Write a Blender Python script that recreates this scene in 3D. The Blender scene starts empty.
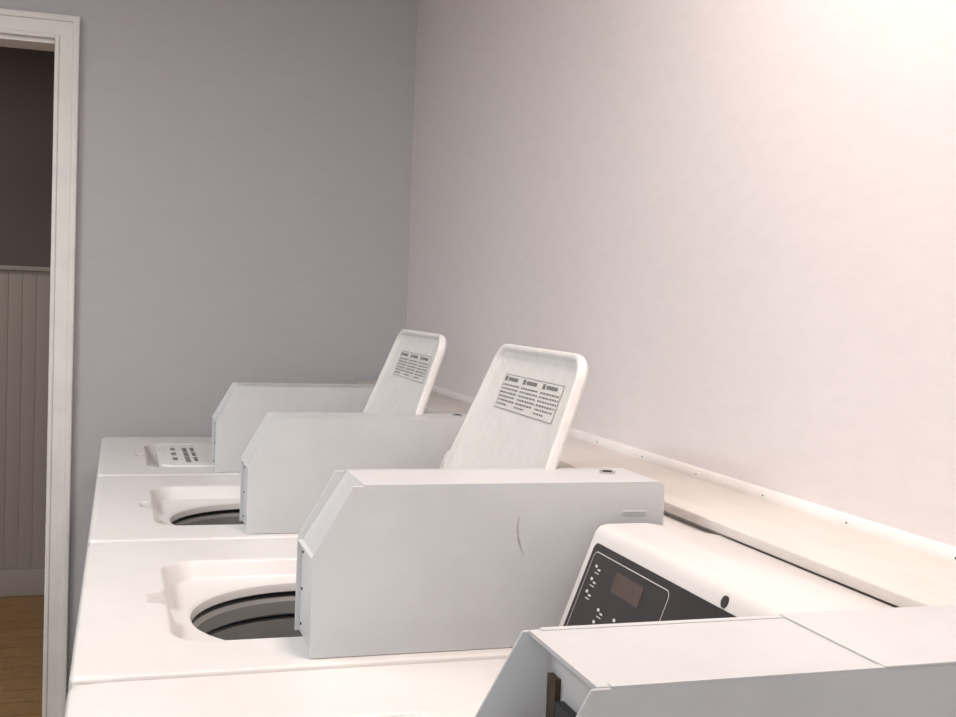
import bpy, bmesh
from math import *
from mathutils import Vector, Matrix
SC=bpy.context.scene
ZT=0.93          # height of the washer tops
W=0.69           # pitch of the washers
XW=0.898         # right wall
YB=2.25          # back wall
ZC=2.45
col=SC.collection

# ------------------------------------------------------------ materials
def mat(name, rgb, rough=.5, metal=0., noise=0., nscale=8., dark=.85, bump=0., bscale=200., stretch=(1,1,1), spec=.5, coat=0.):
    m=bpy.data.materials.new(name); m.use_nodes=True
    nt=m.node_tree; b=nt.nodes['Principled BSDF']
    b.inputs['Roughness'].default_value=rough; b.inputs['Metallic'].default_value=metal
    b.inputs['Specular IOR Level'].default_value=spec
    b.inputs['Coat Weight'].default_value=coat
    b.inputs['Base Color'].default_value=(*rgb,1)
    tc=nt.nodes.new('ShaderNodeTexCoord'); mp=nt.nodes.new('ShaderNodeMapping')
    mp.inputs['Scale'].default_value=stretch
    nt.links.new(tc.outputs['Object'],mp.inputs['Vector'])
    if noise>0:
        n=nt.nodes.new('ShaderNodeTexNoise'); n.inputs['Scale'].default_value=nscale; n.inputs['Detail'].default_value=6
        n.inputs['Roughness'].default_value=.65
        nt.links.new(mp.outputs[0],n.inputs['Vector'])
        r=nt.nodes.new('ShaderNodeValToRGB')
        r.color_ramp.elements[0].position=.3; r.color_ramp.elements[1].position=.62
        r.color_ramp.elements[0].color=(*[c*(1-noise*(1-dark)*4) for c in rgb],1)
        r.color_ramp.elements[1].color=(*rgb,1)
        nt.links.new(n.outputs['Fac'],r.inputs[0]); nt.links.new(r.outputs[0],b.inputs['Base Color'])
    if bump>0:
        n2=nt.nodes.new('ShaderNodeTexNoise'); n2.inputs['Scale'].default_value=bscale; n2.inputs['Detail'].default_value=4
        nt.links.new(mp.outputs[0],n2.inputs['Vector'])
        bp=nt.nodes.new('ShaderNodeBump'); bp.inputs['Strength'].default_value=bump; bp.inputs['Distance'].default_value=.001
        nt.links.new(n2.outputs['Fac'],bp.inputs['Height']); nt.links.new(bp.outputs[0],b.inputs['Normal'])
    return m
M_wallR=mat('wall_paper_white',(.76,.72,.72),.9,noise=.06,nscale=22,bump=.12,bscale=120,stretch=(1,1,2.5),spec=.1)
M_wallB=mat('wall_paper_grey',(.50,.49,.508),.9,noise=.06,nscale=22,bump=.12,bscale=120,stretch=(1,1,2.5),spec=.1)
M_ceil=mat('ceiling_paint',(.8,.79,.77),.9)
M_enamel=mat('white_enamel',(.71,.70,.685),.38,noise=.12,nscale=5,coat=.12)
M_boxm=mat('coin_box_steel',(.57,.585,.595),.42,noise=.16,nscale=7)
M_inner=mat('lid_inner_enamel',(.75,.74,.72),.38,noise=.14,nscale=30)
M_trim=mat('white_trim',(.80,.78,.76),.45,noise=.12,nscale=12)
M_shelf=mat('shelf_painted_beige',(.66,.625,.59),.5,noise=.14,nscale=10,stretch=(3,.7,1))
M_black=mat('panel_black',(.018,.015,.016),.35,noise=.1)
M_dark=mat('dark_gap',(.03,.03,.03),.8)
M_rub=mat('tub_ring_grey',(.24,.24,.235),.5)
M_tub=mat('tub_steel',(.36,.36,.35),.4,metal=.5)
M_text=mat('print_ink',(.18,.18,.185),.6)
M_label=mat('label_white',(.66,.65,.63),.5)
M_line=mat('panel_print_white',(.55,.53,.52),.5)
M_disp=mat('display_window',(.065,.04,.034),.2)
M_chrome=mat('chrome',(.6,.6,.6),.25,metal=1)
M_brown=mat('rusty_bracket',(.09,.06,.038),.6,metal=.3,noise=1.2,nscale=90)
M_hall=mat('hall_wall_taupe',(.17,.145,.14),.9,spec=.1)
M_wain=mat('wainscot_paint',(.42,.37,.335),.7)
M_scuff=mat('scuff_mark',(.43,.43,.435),.6,noise=.5,nscale=120)

def floor_mat():
    m=bpy.data.materials.new('floor_vinyl_wood'); m.use_nodes=True; nt=m.node_tree; b=nt.nodes['Principled BSDF']
    tc=nt.nodes.new('ShaderNodeTexCoord'); br=nt.nodes.new('ShaderNodeTexBrick')
    br.inputs['Scale'].default_value=1.; br.inputs['Brick Width'].default_value=.9; br.inputs['Row Height'].default_value=.12
    br.inputs['Mortar Size'].default_value=.003
    br.inputs['Color1'].default_value=(.46,.27,.11,1); br.inputs['Color2'].default_value=(.40,.23,.09,1); br.inputs['Mortar'].default_value=(.2,.12,.05,1)
    nt.links.new(tc.outputs['Object'],br.inputs['Vector'])
    n=nt.nodes.new('ShaderNodeTexNoise'); n.inputs['Scale'].default_value=30
    mx=nt.nodes.new('ShaderNodeMixRGB'); mx.blend_type='MULTIPLY'; mx.inputs[0].default_value=.5
    nt.links.new(tc.outputs['Object'],n.inputs['Vector']); nt.links.new(br.outputs['Color'],mx.inputs[1]); nt.links.new(n.outputs['Fac'],mx.inputs[2])
    nt.links.new(mx.outputs[0],b.inputs['Base Color']); b.inputs['Roughness'].default_value=.45
    return m
M_floor=floor_mat()

# ------------------------------------------------------------ helpers
def link(name,me,parent=None,loc=(0,0,0)):
    o=bpy.data.objects.new(name,me); col.objects.link(o)
    if parent: o.parent=parent
    o.location=loc
    return o
def finish(bm,name,m,parent=None,smooth=30,loc=(0,0,0)):
    bmesh.ops.recalc_face_normals(bm,faces=bm.faces)
    me=bpy.data.meshes.new(name); 
    ms=m if isinstance(m,(list,tuple)) else [m]
    for x in ms: me.materials.append(x)
    if smooth:
        for f in bm.faces: f.smooth=True
        for e in bm.edges:
            if len(e.link_faces)==2 and e.calc_face_angle(0)>radians(smooth): e.smooth=False
    bm.to_mesh(me); bm.free()
    return link(name,me,parent,loc)
def add_box(bm,x0,x1,y0,y1,z0,z1,mi=0,bev=0):
    r=bmesh.ops.create_cube(bm,size=1)
    vs=r['verts']
    for v in vs: v.co=Vector(((x0+x1)/2+v.co.x*(x1-x0),(y0+y1)/2+v.co.y*(y1-y0),(z0+z1)/2+v.co.z*(z1-z0)))
    fs={f for v in vs for f in v.link_faces}
    for f in fs: f.material_index=mi
    if bev:
        es={e for v in vs for e in v.link_edges}
        bmesh.ops.bevel(bm,geom=list(es),offset=bev,segments=3,affect='EDGES',profile=.5)
def box(name,x0,x1,y0,y1,z0,z1,m,bev=0,parent=None):
    bm=bmesh.new(); add_box(bm,x0,x1,y0,y1,z0,z1,0,bev); return finish(bm,name,m,parent)
def add_prism(bm,prof,y0,y1,mi=0,bev=0,seg=2):
    a=[bm.verts.new((x,y0,z)) for x,z in prof]; b=[bm.verts.new((x,y1,z)) for x,z in prof]
    n=len(prof); fs=[bm.faces.new(a),bm.faces.new(b[::-1])]
    for i in range(n): fs.append(bm.faces.new((a[i],b[i],b[(i+1)%n],a[(i+1)%n])))
    for f in fs: f.material_index=mi
    bmesh.ops.recalc_face_normals(bm,faces=fs)
    if bev:
        es={e for f in fs for e in f.edges}
        bmesh.ops.bevel(bm,geom=list(es),offset=bev,segments=seg,affect='EDGES',profile=.5)
def loft(bm,rings,mis=None,cap0=False,cap1=False,capm=0):
    R=[[bm.verts.new(p) for p in r] for r in rings]; n=len(R[0])
    for k in range(len(R)-1):
        for i in range(n):
            f=bm.faces.new((R[k][i],R[k][(i+1)%n],R[k+1][(i+1)%n],R[k+1][i]))
            f.material_index=mis[k] if mis else 0
    if cap0: bm.faces.new(R[0]).material_index=mis[0] if mis else 0
    if cap1: bm.faces.new(R[-1][::-1]).material_index=capm
    return R
def round_poly(pts,r,seg=8):
    out=[]; n=len(pts)
    for i in range(n):
        p=Vector(pts[i]); a=(Vector(pts[i-1])-p).normalized(); b=(Vector(pts[(i+1)%n])-p).normalized()
        ang=a.angle(b); d=r/tan(ang/2); c=p+(a+b).normalized()*(r/sin(ang/2))
        s=p+a*d-c; e=p+b*d-c
        for k in range(seg+1):
            t=k/seg; v=s.lerp(e,t); v=v.normalized()*r
            out.append(tuple(c+v))
    return out
def cyl(bm,c,axis,r,h,mi=0,seg=24):
    ax=Vector(axis).normalized(); q=Vector((0,0,1)).rotation_difference(ax)
    ret=bmesh.ops.create_cone(bm,cap_ends=True,segments=seg,radius1=r,radius2=r,depth=h)
    for v in ret['verts']: v.co=q@v.co+Vector(c)
    for f in {f for v in ret['verts'] for f in v.link_faces}: f.material_index=mi

# ------------------------------------------------------------ washer parts
NS=160
def rr(th,hx,hy,r):
    dx,dy=cos(th),sin(th)
    lo,hi=0,2.
    def inside(t):
        x=abs(dx*t);y=abs(dy*t)
        if x>hx or y>hy: return False
        if x>hx-r and y>hy-r: return (x-hx+r)**2+(y-hy+r)**2<=r*r
        return True
    for _ in range(40):
        m=(lo+hi)/2
        if inside(m): lo=m
        else: hi=m
    return lo
def ringrect(x0,x1,y0,y1,r,z,angs,bump=0):
    cx,cy=(x0+x1)/2,(y0+y1)/2
    out=[]
    for th in angs:
        d=rr(th,(x1-x0)/2,(y1-y0)/2,r)
        if bump:
            a=(th-pi); a=(a+pi)%(2*pi)-pi
            s=abs(sin(a)*d)
            if cos(a)>0 and s<.034: d+=bump*max(0,min(1,(.034-s)/.010))
        out.append((cx+cos(th)*d,cy+sin(th)*d,z))
    return out
def ringcirc(cx,cy,r,z,angs): return [(cx+cos(t)*r,cy+sin(t)*r,z) for t in angs]

def make_lid(parent,origin,el,n,name='lid'):
    """lid: el = direction from hinge to free edge, n = inner face normal"""
    el=Vector(el);n=Vector(n);O=Vector(origin)
    L=.366; yb0,yb1=.112,.590; yt0,yt1=.140,.490
    def ring(ins,r,depth):
        pts=[(0+ins,yb0+ins),(0+ins,yb1-ins),(L-ins,yt1-ins),(L-ins,yt0+ins)]
        return [tuple(O+el*p[0]+Vector((0,1,0))*p[1]+n*depth) for p in round_poly(pts,r,8)]
    bm=bmesh.new()
    rings=[ring(.012,.026,-.017),ring(.004,.034,-.0155),ring(.0005,.0375,-.011),ring(0,.038,-.003),ring(.001,.037,-.0008),ring(.003,.035,0),
           ring(.0065,.0315,0),ring(.0085,.0295,-.001),ring(.012,.026,-.0065),ring(.017,.021,-.008)]
    loft(bm,rings,None,cap0=True,cap1=True)
    o=finish(bm,name,M_inner,parent,smooth=32)
    return L,O,el,n

def label_on(parent,O,ex,ey,n,w,h,cols,name='label',rows=7,seed=1,frame=True,head=True,back=True):
    import random; R=random.Random(seed)
    bm=bmesh.new()
    def quad(u0,u1,v0,v1,lift,mi):
        vs=[bm.verts.new(O+ex*u+ey*v+n*lift) for u,v in ((u0,v0),(u1,v0),(u1,v1),(u0,v1))]
        bm.faces.new(vs).material_index=mi
    if back: quad(0,w,0,h,.0006,0)
    fr=.0008
    if frame:
        quad(0,w,0,fr,.001,1);quad(0,w,h-fr,h,.001,1);quad(0,fr,0,h,.001,1);quad(w-fr,w,0,h,.001,1)
    cw=w/cols
    for c in range(cols):
        u0=c*cw+.05*cw; u1=(c+1)*cw-.05*cw
        if head:
            quad(u0,u0+(u1-u0)*.16,h*.80,h*.94,.001,1); quad(u0+(u1-u0)*.22,u0+(u1-u0)*.8,h*.82,h*.92,.001,1)
        for i in range(rows):
            v=h*.72-i*h*.68/rows
            u=u0; end=u1 if i<rows-1 else u0+(u1-u0)*.6
            while u<end-.004:
                l=R.uniform(.003,.010)
                quad(u,min(u+l,end),v-h*.28/rows,v,.001,1); u+=l+.0026
    return finish(bm,name,[M_label,M_text],parent,smooth=0)

def coin_box(parent,open_front=False,scuff=False):
    x0=.256; xc=.3004; x1=.690; z1=.1166; z2=.1972; y0=.0254; y1=.1427; t=.0022
    bm=bmesh.new()
    def prof(a,b,top=0.):   # a: recess of front, b: recess of chamfer
        return [(x0+a,0.0005),(x0+a,z1-b*.3),(xc+b,z2-top),(x1-.006,z2-top),(x1-.0015,z2-top-.002),(x1,z2-top-.006),(x1,.0005)]
    add_prism(bm,prof(0,0,.0006),y0,y0+t,0,.0006,1)
    add_prism(bm,prof(0,0,.0006),y1-t,y1,0,.0006,1)
    if not open_front:
        add_prism(bm,prof(.006,.014),y0+t,y1-t,0,.0)
        add_box(bm,x0+.0005,x0+.006,y0+t,y1-t,z1-.006,z1-.0035,0)
    else:
        add_box(bm,.318,x1-.001,y0+t,y1-t,.001,z2-.003,0)
        add_box(bm,xc+.004,x1-.002,y0+t,y1-t,z2-.003,z2,0)
        add_box(bm,.314,.318,y1-.028,y1-.014,.002,.172,3)
        add_box(bm,.312,.318,y0+.024,y1-.034,.002,.160,4)
        add_box(bm,x0+.01,.318,y0+t,y0+.022,.001,z1+.03,0,.001)
        cyl(bm,(x0+.012,y0+.013,.128),(-1,0,.3),.008,.008,1)
        cyl(bm,(x0+.008,y0+.013,.1285),(-1,0,.3),.004,.004,4)
        add_box(bm,.493,x1,y0-.001,y1+.0005,z2,z2+.0016,0,.0005)
    add_box(bm,xc+.012,x1-.006,y0,y0+.006,z2-.001,z2+.0006,0)
    add_box(bm,xc+.012,x1-.006,y1-.006,y1,z2-.001,z2+.0006,0)
    if not open_front:
        cyl(bm,(.645,.100,z2+.001),(0,0,1),.0105,.003,1); cyl(bm,(.645,.100,z2+.0028),(0,0,1),.006,.001,4)
        add_box(bm,.634,.666,y0-.0010,y0,.157,.1625,0,.0004)
        add_box(bm,.6355,.6645,y0-.0011,y0-.0009,.1585,.161,5)
    for z in (.012,.055,.1):
        cyl(bm,(x0+.0055,y0+.014,z),(1,0,0),.0016,.002,4,10)
        cyl(bm,(x0+.0055,y1-.014,z),(1,0,0),.0016,.002,4,10)
    finish(bm,'coin_box',[M_boxm,M_chrome,M_boxm,M_brown,M_dark,M_scuff],parent,smooth=25)
    if scuff:
        bm=bmesh.new(); pts=[(.500,.158,.0006),(.499,.145,.0011),(.501,.130,.0012),(.505,.118,.0009),(.509,.110,.0004)]
        prev=None
        for x,z,w in pts:
            a=bm.verts.new((x-w,y0-.0004,z)); b=bm.verts.new((x+w,y0-.0004,z))
            if prev: bm.faces.new((prev[0],prev[1],b,a))
            prev=(a,b)
        finish(bm,'scuff',M_scuff,parent,smooth=0)

def console(parent,ye=.668):
    bm=bmesh.new()
    prof=[(.522,.0005),(.578,.150),(.583,.1555),(.592,.1575),(.640,.1575),(.648,.1565),(.744,.1395),(.744,.0005)]
    add_prism(bm,prof,.150,ye,0,.004,3)
    add_box(bm,.696,.7465,.004,.685,.0005,.136,0,.002)     # rear service cover, full width of the washer
    finish(bm,'console',M_enamel,parent,smooth=35)
    a=atan2(.056,.1495); el=Vector((sin(a),0,cos(a))); n=Vector((-cos(a),0,sin(a))); O=Vector((.522,0,0))
    Y=Vector((0,1,0)); cz=cos(a); dy=ye-.668
    def P(y,z,l): return O+el*(z/cz)+Y*(y+dy)+n*l
    bm=bmesh.new()
    out=round_poly([(.17-dy,.014),(.652,.014),(.652,.139),(.17-dy,.139)],.008,5)
    loft(bm,[[P(y,z,0) for y,z in out],[P(y,z,.0012) for y,z in out]],[0],cap1=True)
    def quad(y0,y1,z0,z1,l,mi):
        bm.faces.new([bm.verts.new(P(y,z,l)) for y,z in((y0,z0),(y1,z0),(y1,z1),(y0,z1))]).material_index=mi
    def frame(y0,y1,z0,z1,w,mi,r=.006):
        A=round_poly([(y0,z0),(y1,z0),(y1,z1),(y0,z1)],r,5); B=round_poly([(y0+w,z0+w),(y1-w,z0+w),(y1-w,z1-w),(y0+w,z1-w)],r-w,5)
        va=[bm.verts.new(P(y,z,.0015)) for y,z in A]; vb=[bm.verts.new(P(y,z,.0015)) for y,z in B]
        for i in range(len(va)):
            j=(i+1)%len(va); bm.faces.new((va[i],va[j],vb[j],vb[i])).material_index=mi
    frame(.455,.644,.022,.131,.0010,1,.008)
    quad(.507,.575,.101,.122,.0016,2)
    for c in range(4):
        for rw in range(3):
            y=.632-c*.042; z=.080-rw*.013
            if c==0: z=.118-rw*.014
            quad(y-.008,y-.002,z-.003,z+.000,.0016,1)
            quad(y-.018,y-.011,z-.005,z-.003,.0016,1)
            quad(y-.017,y-.006,z-.0085,z-.0075,.0016,1)
    for c in range(4):
        y=.628-c*.042
        frame(y-.026,y,.026,.042,.0010,1,.006)
        quad(y-.019,y-.007,.032,.036,.0016,1)
    finish(bm,'control_panel',[M_black,M_line,M_disp],parent,smooth=0)
    bm=bmesh.new(); cyl(bm,P(.362-dy,.1455,.0002),n,.0058,.0016,1,20)
    finish(bm,'console_lock',[M_chrome,M_dark],parent)

def washer(k,lid_open,open_front=False):
    e=bpy.data.objects.new('washing_machine',None); col.objects.link(e); e.location=(0,k*W,ZT); e.empty_display_size=.1
    x0,x1,y0,y1=0,.70,.003,.686
    angs=[2*pi*i/NS for i in range(NS)]
    ac=[atan2(s*(y1-y0),t*(x1-x0))%(2*pi) for s in(-1,1) for t in(-1,1)]
    for a in ac:
        i=min(range(NS),key=lambda i:abs(angs[i]-a)); angs[i]=a
    wx0,wx1,wy0,wy1=.108,.512,.115,.535
    hx,hy,hr=.318,.325,.178
    bm=bmesh.new()
    R=lambda ins,r,z:ringrect(x0+ins,x1-ins,y0+ins,y1-ins,r,z,angs)
    Q=lambda ins,r,z,b=0:ringrect(wx0+ins,wx1-ins,wy0+ins,wy1-ins,r,z,angs,b)
    L=[(R(.012,.01,-.925),2),(R(.012,.01,-.84),0),(R(.004,.012,-.835),0),(R(.004,.012,-.045),0),(R(.005,.012,-.041),1),(R(0,.012,-.039),0),(R(0,.012,-.011),0),
       (R(.001,.012,-.005),0),(R(.0035,.013,-.0015),0),(R(.007,.014,0),0),(R(.011,.016,0),0),
       (Q(-.003,.05,0,.023),0),(Q(0,.05,0,.023),0),(Q(.002,.049,-.001,.023),0),(Q(.004,.048,-.0035,.022),0),(Q(.012,.042,-.022,.006),0),(Q(.015,.04,-.026),0),(Q(.021,.038,-.028),0),
       (ringcirc(hx,hy,hr+.004,-.0285,angs),0),(ringcirc(hx,hy,hr,-.0295,angs),0),(ringcirc(hx,hy,hr-.003,-.032,angs),0),(ringcirc(hx,hy,hr-.004,-.036,angs),0),(ringcirc(hx,hy,hr-.004,-.044,angs),2),
       (ringcirc(hx,hy,hr+.010,-.045,angs),2),(ringcirc(hx,hy,hr+.012,-.053,angs),3),
       (ringcirc(hx,hy,hr-.002,-.053,angs),3),(ringcirc(hx,hy,hr-.008,-.058,angs),3),(ringcirc(hx,hy,hr-.008,-.077,angs),3),(ringcirc(hx,hy,hr-.004,-.080,angs),2),
       (ringcirc(hx,hy,hr+.006,-.081,angs),2),(ringcirc(hx,hy,hr+.006,-.086,angs),3),(ringcirc(hx,hy,hr-.004,-.087,angs),3),(ringcirc(hx,hy,hr-.004,-.125,angs),4),(ringcirc(hx,hy,hr+.04,-.14,angs),4),
       (ringcirc(hx,hy,hr+.05,-.45,angs),4),(ringcirc(hx,hy,.06,-.48,angs),0),(ringcirc(hx,hy,.05,-.30,angs),0),(ringcirc(hx,hy,.03,-.22,angs),0)]
    loft(bm,[l[0] for l in L],[l[1] for l in L],cap1=True)
    finish(bm,'cabinet',[M_enamel,M_dark,M_dark,M_rub,M_tub],e,smooth=30)
    coin_box(e,open_front,scuff=(k==0))
    console(e,.668 if open_front else .630)
    if lid_open:
        a=atan(.35)
        el=Vector((sin(a),0,cos(a))); n=Vector((-cos(a),0,sin(a))); O=Vector((.503,0,.002))
        make_lid(e,O,el,n)
        base=O+el*.266+Vector((0,.430,0))+n*(-.008)
        label_on(e,base,Vector((0,-1,0)),el,n,.245,.054,3,rows=6)
        bm=bmesh.new()
        for (s,y) in ((.04,.16),(.05,.48),(.335,.175),(.335,.46)): cyl(bm,O+el*s+Vector((0,y,0))+n*(-.0078),n,.003,.001,0,14)
        cyl(bm,O+el*.20+Vector((0,.145,0))+n*(-.007),n,.0025,.002,1,14)
        cyl(bm,O+el*.10+Vector((0,.150,0))+n*(-.007),n,.005,.006,1,14)
        finish(bm,'lid_screws',[M_enamel,M_dark],e)
        bm=bmesh.new(); cyl(bm,(.508,.325,.004),(0,1,0),.006,.40); finish(bm,'lid_hinge',M_enamel,e)
    else:
        make_lid(e,Vector((.503,-.02,-.012)),Vector((-1,0,0)),Vector((0,0,-1)))
        label_on(e,Vector((.150,.41,.005)),Vector((0,-1,0)),Vector((1,0,0)),Vector((0,0,1)),.26,.085,3,rows=2,frame=False,back=False)
    return e

washer(-1,False,True); washer(0,True); washer(1,True); washer(2,False)

# ------------------------------------------------------------ room
XL=-2.6; YN=-3.6; T=.12
dx0,dx1=-1.06,-.146      # door opening
dz=2.04
box('floor',XL,XW+T,YN,YB+T,-.1,0,M_floor)
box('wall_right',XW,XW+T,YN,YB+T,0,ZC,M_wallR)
bm=bmesh.new()
add_box(bm,dx1,XW,YB,YB+T,0,ZC); add_box(bm,XL,dx0,YB,YB+T,0,ZC); add_box(bm,dx0,dx1,YB,YB+T,dz,ZC)
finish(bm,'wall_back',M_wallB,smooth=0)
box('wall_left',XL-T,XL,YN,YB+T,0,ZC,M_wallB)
wx0,wx1,wz0,wz1=-1.9,.3,.95,2.15
bm=bmesh.new()
add_box(bm,XL-T,wx0,YN-T,YN,0,ZC); add_box(bm,wx1,XW+T,YN-T,YN,0,ZC); add_box(bm,wx0,wx1,YN-T,YN,0,wz0); add_box(bm,wx0,wx1,YN-T,YN,wz1,ZC)
finish(bm,'wall_front',M_wallB,smooth=0)
bm=bmesh.new()
for a,b_,c,d in ((wx0+.002,wx0+.05,wz0,wz1),(wx1-.05,wx1-.002,wz0,wz1),(wx0+.05,wx1-.05,wz0+.002,wz0+.05),(wx0+.05,wx1-.05,wz1-.05,wz1-.002),((wx0+wx1)/2-.02,(wx0+wx1)/2+.02,wz0+.05,wz1-.05)):
    add_box(bm,a,b_,YN-.08,YN-.03,c,d)
added_win=finish(bm,'added_window_1',M_trim,smooth=0)  # invented opening and frame, added to bring light in from behind the camera
box('ceiling',XL-T,XW+T,YN-T,YB+T,ZC,ZC+.1,M_ceil)
HB=4.02
box('floor_hall',-3,1.2,YB+T,HB+T,-.1,0,M_floor)
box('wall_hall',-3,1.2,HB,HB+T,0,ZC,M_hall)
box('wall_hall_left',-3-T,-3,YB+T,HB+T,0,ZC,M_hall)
box('wall_hall_right',1.2,1.2+T,YB+T,HB+T,0,ZC,M_hall)
box('ceiling_hall',-3-T,1.2+T,YB+T,HB+T,ZC,ZC+.1,M_ceil)
bm=bmesh.new()
add_box(bm,-3,1.2,HB-.012,HB,.0,1.41)
x=-2.99
while x<1.15:
    add_box(bm,x,x+.054,HB-.0145,HB-.010,.11,1.40,0,.001); x+=.056
add_box(bm,-3,1.2,HB-.030,HB,1.40,1.42,0,.004)
finish(bm,'trim_hall_wainscot',[M_wain],smooth=30)
box('baseboard_hall',-3,1.2,HB-.032,HB-.018,0,.115,M_wain,.003)

# door casing
bm=bmesh.new()
cw=.066; th=.018
xi,xo=dx1-.004,dx1-.004+cw          # right leg inner / outer
for s,i,o in ((1,xi,xo),(-1,dx0+.004,dx0+.004-cw)):
    f=lambda a,b_,*r: add_box(bm,min(a,b_),max(a,b_),*r)
    f(i+s*.003,o-s*.004,YB-th,YB+.001,0,dz+cw-.008,0,.002)
    f(o-s*.018,o,YB-.027,YB+.001,0,dz+cw-.004,0,.004)
    f(i,i+s*.013,YB-.0225,YB+.001,0,dz+.0085,0,.004)
add_box(bm,dx0+.014-cw,dx1-.014+cw,YB-th-.0006,YB+.0005,dz-.001,dz+cw-.006,0,.002)
add_box(bm,dx0+.004-cw-.0008,xo+.0008,YB-.0276,YB+.0005,dz+cw-.021,dz+cw-.003,0,.004)
add_box(bm,dx0+.004,dx1-.004,YB-.023,YB+.0005,dz-.004,dz+.009,0,.004)
add_box(bm,dx1-.004,dx1,YB+.001,YB+T,0,dz-.001,0); add_box(bm,dx0,dx0+.004,YB+.001,YB+T,0,dz-.001,0); add_box(bm,dx0+.004,dx1-.004,YB+.001,YB+T,dz-.015,dz-.001,0)
finish(bm,'trim_2',M_trim,smooth=30)
box('baseboard_back',xo+.003,.74,YB-.014,YB,0,.1,M_trim,.003)

# low pipe chase behind the washers with a shelf board and quarter-round trim
bm=bmesh.new()
add_box(bm,.750,XW,-3.5,YB-.015,0,ZT+.1425,0)
add_box(bm,.738,XW,-3.5,YB-.015,ZT+.1425,ZT+.1555,0,.002)
finish(bm,'wall_pipe_chase',M_shelf,smooth=30)
bm=bmesh.new()
add_prism(bm,[(XW,ZT+.1555),(XW-.013,ZT+.1555),(XW-.0127,ZT+.159),(XW-.011,ZT+.164),(XW-.007,ZT+.168),(XW,ZT+.169)],-3.5,YB-.015,0)
y=-3.3
while y<2.2:
    cyl(bm,(XW-.0124,y,ZT+.161),(-1,0,.4),.0011,.001,1,10); y+=.19
finish(bm,'trim_1',[M_trim,M_dark],smooth=30)

# ------------------------------------------------------------ lights
M_diff=bpy.data.materials.new('added_diffuser'); M_diff.use_nodes=True  # glowing face of the added ceiling units
b=M_diff.node_tree.nodes['Principled BSDF']; b.inputs['Base Color'].default_value=(.9,.9,.88,1); b.inputs['Emission Color'].default_value=(1,.95,.9,1); b.inputs['Emission Strength'].default_value=1.5
def added_fixture(cx,cy,sx,sy,power,color,name='added_ceiling_light'):  # guessed ceiling units, unseen, added to light the room
    bm=bmesh.new()
    add_box(bm,cx-sx/2-.03,cx+sx/2+.03,cy-sy/2-.03,cy+sy/2+.03,ZC-.05,ZC,0,.004)
    add_box(bm,cx-sx/2,cx+sx/2,cy-sy/2,cy+sy/2,ZC-.062,ZC-.05,1,.003)
    o=finish(bm,name,[M_trim,M_diff],smooth=30)
    ld=bpy.data.lights.new('added_lamp','AREA'); ld.shape='RECTANGLE'; ld.size=sx; ld.size_y=sy; ld.energy=power; ld.color=color
    l=bpy.data.objects.new('added_lamp',ld); col.objects.link(l); l.parent=o; l.location=(cx,cy,ZC-.075)
    return o
added_fixture(.52,-.30,.3,.6,16,(1,.83,.75))  # warm unseen unit, set close to the right wall for its glow
added_fixture(-1.1,.5,.6,1.2,33,(.95,.97,1))  # cool unseen unit, added to brighten the back wall and washer tops
ld=bpy.data.lights.new('front_fill','AREA'); ld.shape='RECTANGLE'; ld.size=2.1; ld.size_y=1.1; ld.energy=38; ld.color=(.96,.98,1)  # added fill from behind the camera for near faces and back wall
l=bpy.data.objects.new('front_fill',ld); col.objects.link(l); l.parent=added_win; l.location=((wx0+wx1)/2,YN-.1,(wz0+wz1)/2); l.rotation_euler=(radians(90),0,0)
ld=bpy.data.lights.new('hall_fill','AREA'); ld.size=.4; ld.energy=9; ld.color=(1,.88,.78)  # guessed weak source, unseen, added to light the hall
l=bpy.data.objects.new('hall_fill_light',ld); col.objects.link(l); l.location=(-1.2,3.1,ZC-.03)

w=bpy.data.worlds.new('world'); SC.world=w; w.use_nodes=True
w.node_tree.nodes['Background'].inputs[0].default_value=(.8,.85,1,1); w.node_tree.nodes['Background'].inputs[1].default_value=.5

# ------------------------------------------------------------ camera
X,Y,H,yaw,pit,rol,f=0.0454,-1.2441,0.4103,0.3029,0.0493,0.0375,1145.
fw=Vector((sin(yaw)*cos(pit),cos(yaw)*cos(pit),-sin(pit))); r=Vector((cos(yaw),-sin(yaw),0)); u=r.cross(fw)
r2=r*cos(rol)+u*sin(rol); u2=u*cos(rol)-r*sin(rol)
cd=bpy.data.cameras.new('camera'); co=bpy.data.objects.new('camera',cd); col.objects.link(co)
m=Matrix((r2,u2,-fw)).transposed().to_4x4(); m.translation=Vector((X,Y,H+ZT)); co.matrix_world=m
cd.sensor_width=36; cd.lens=36*f/956; cd.clip_start=.02
SC.camera=co
SC.view_settings.view_transform='Standard'
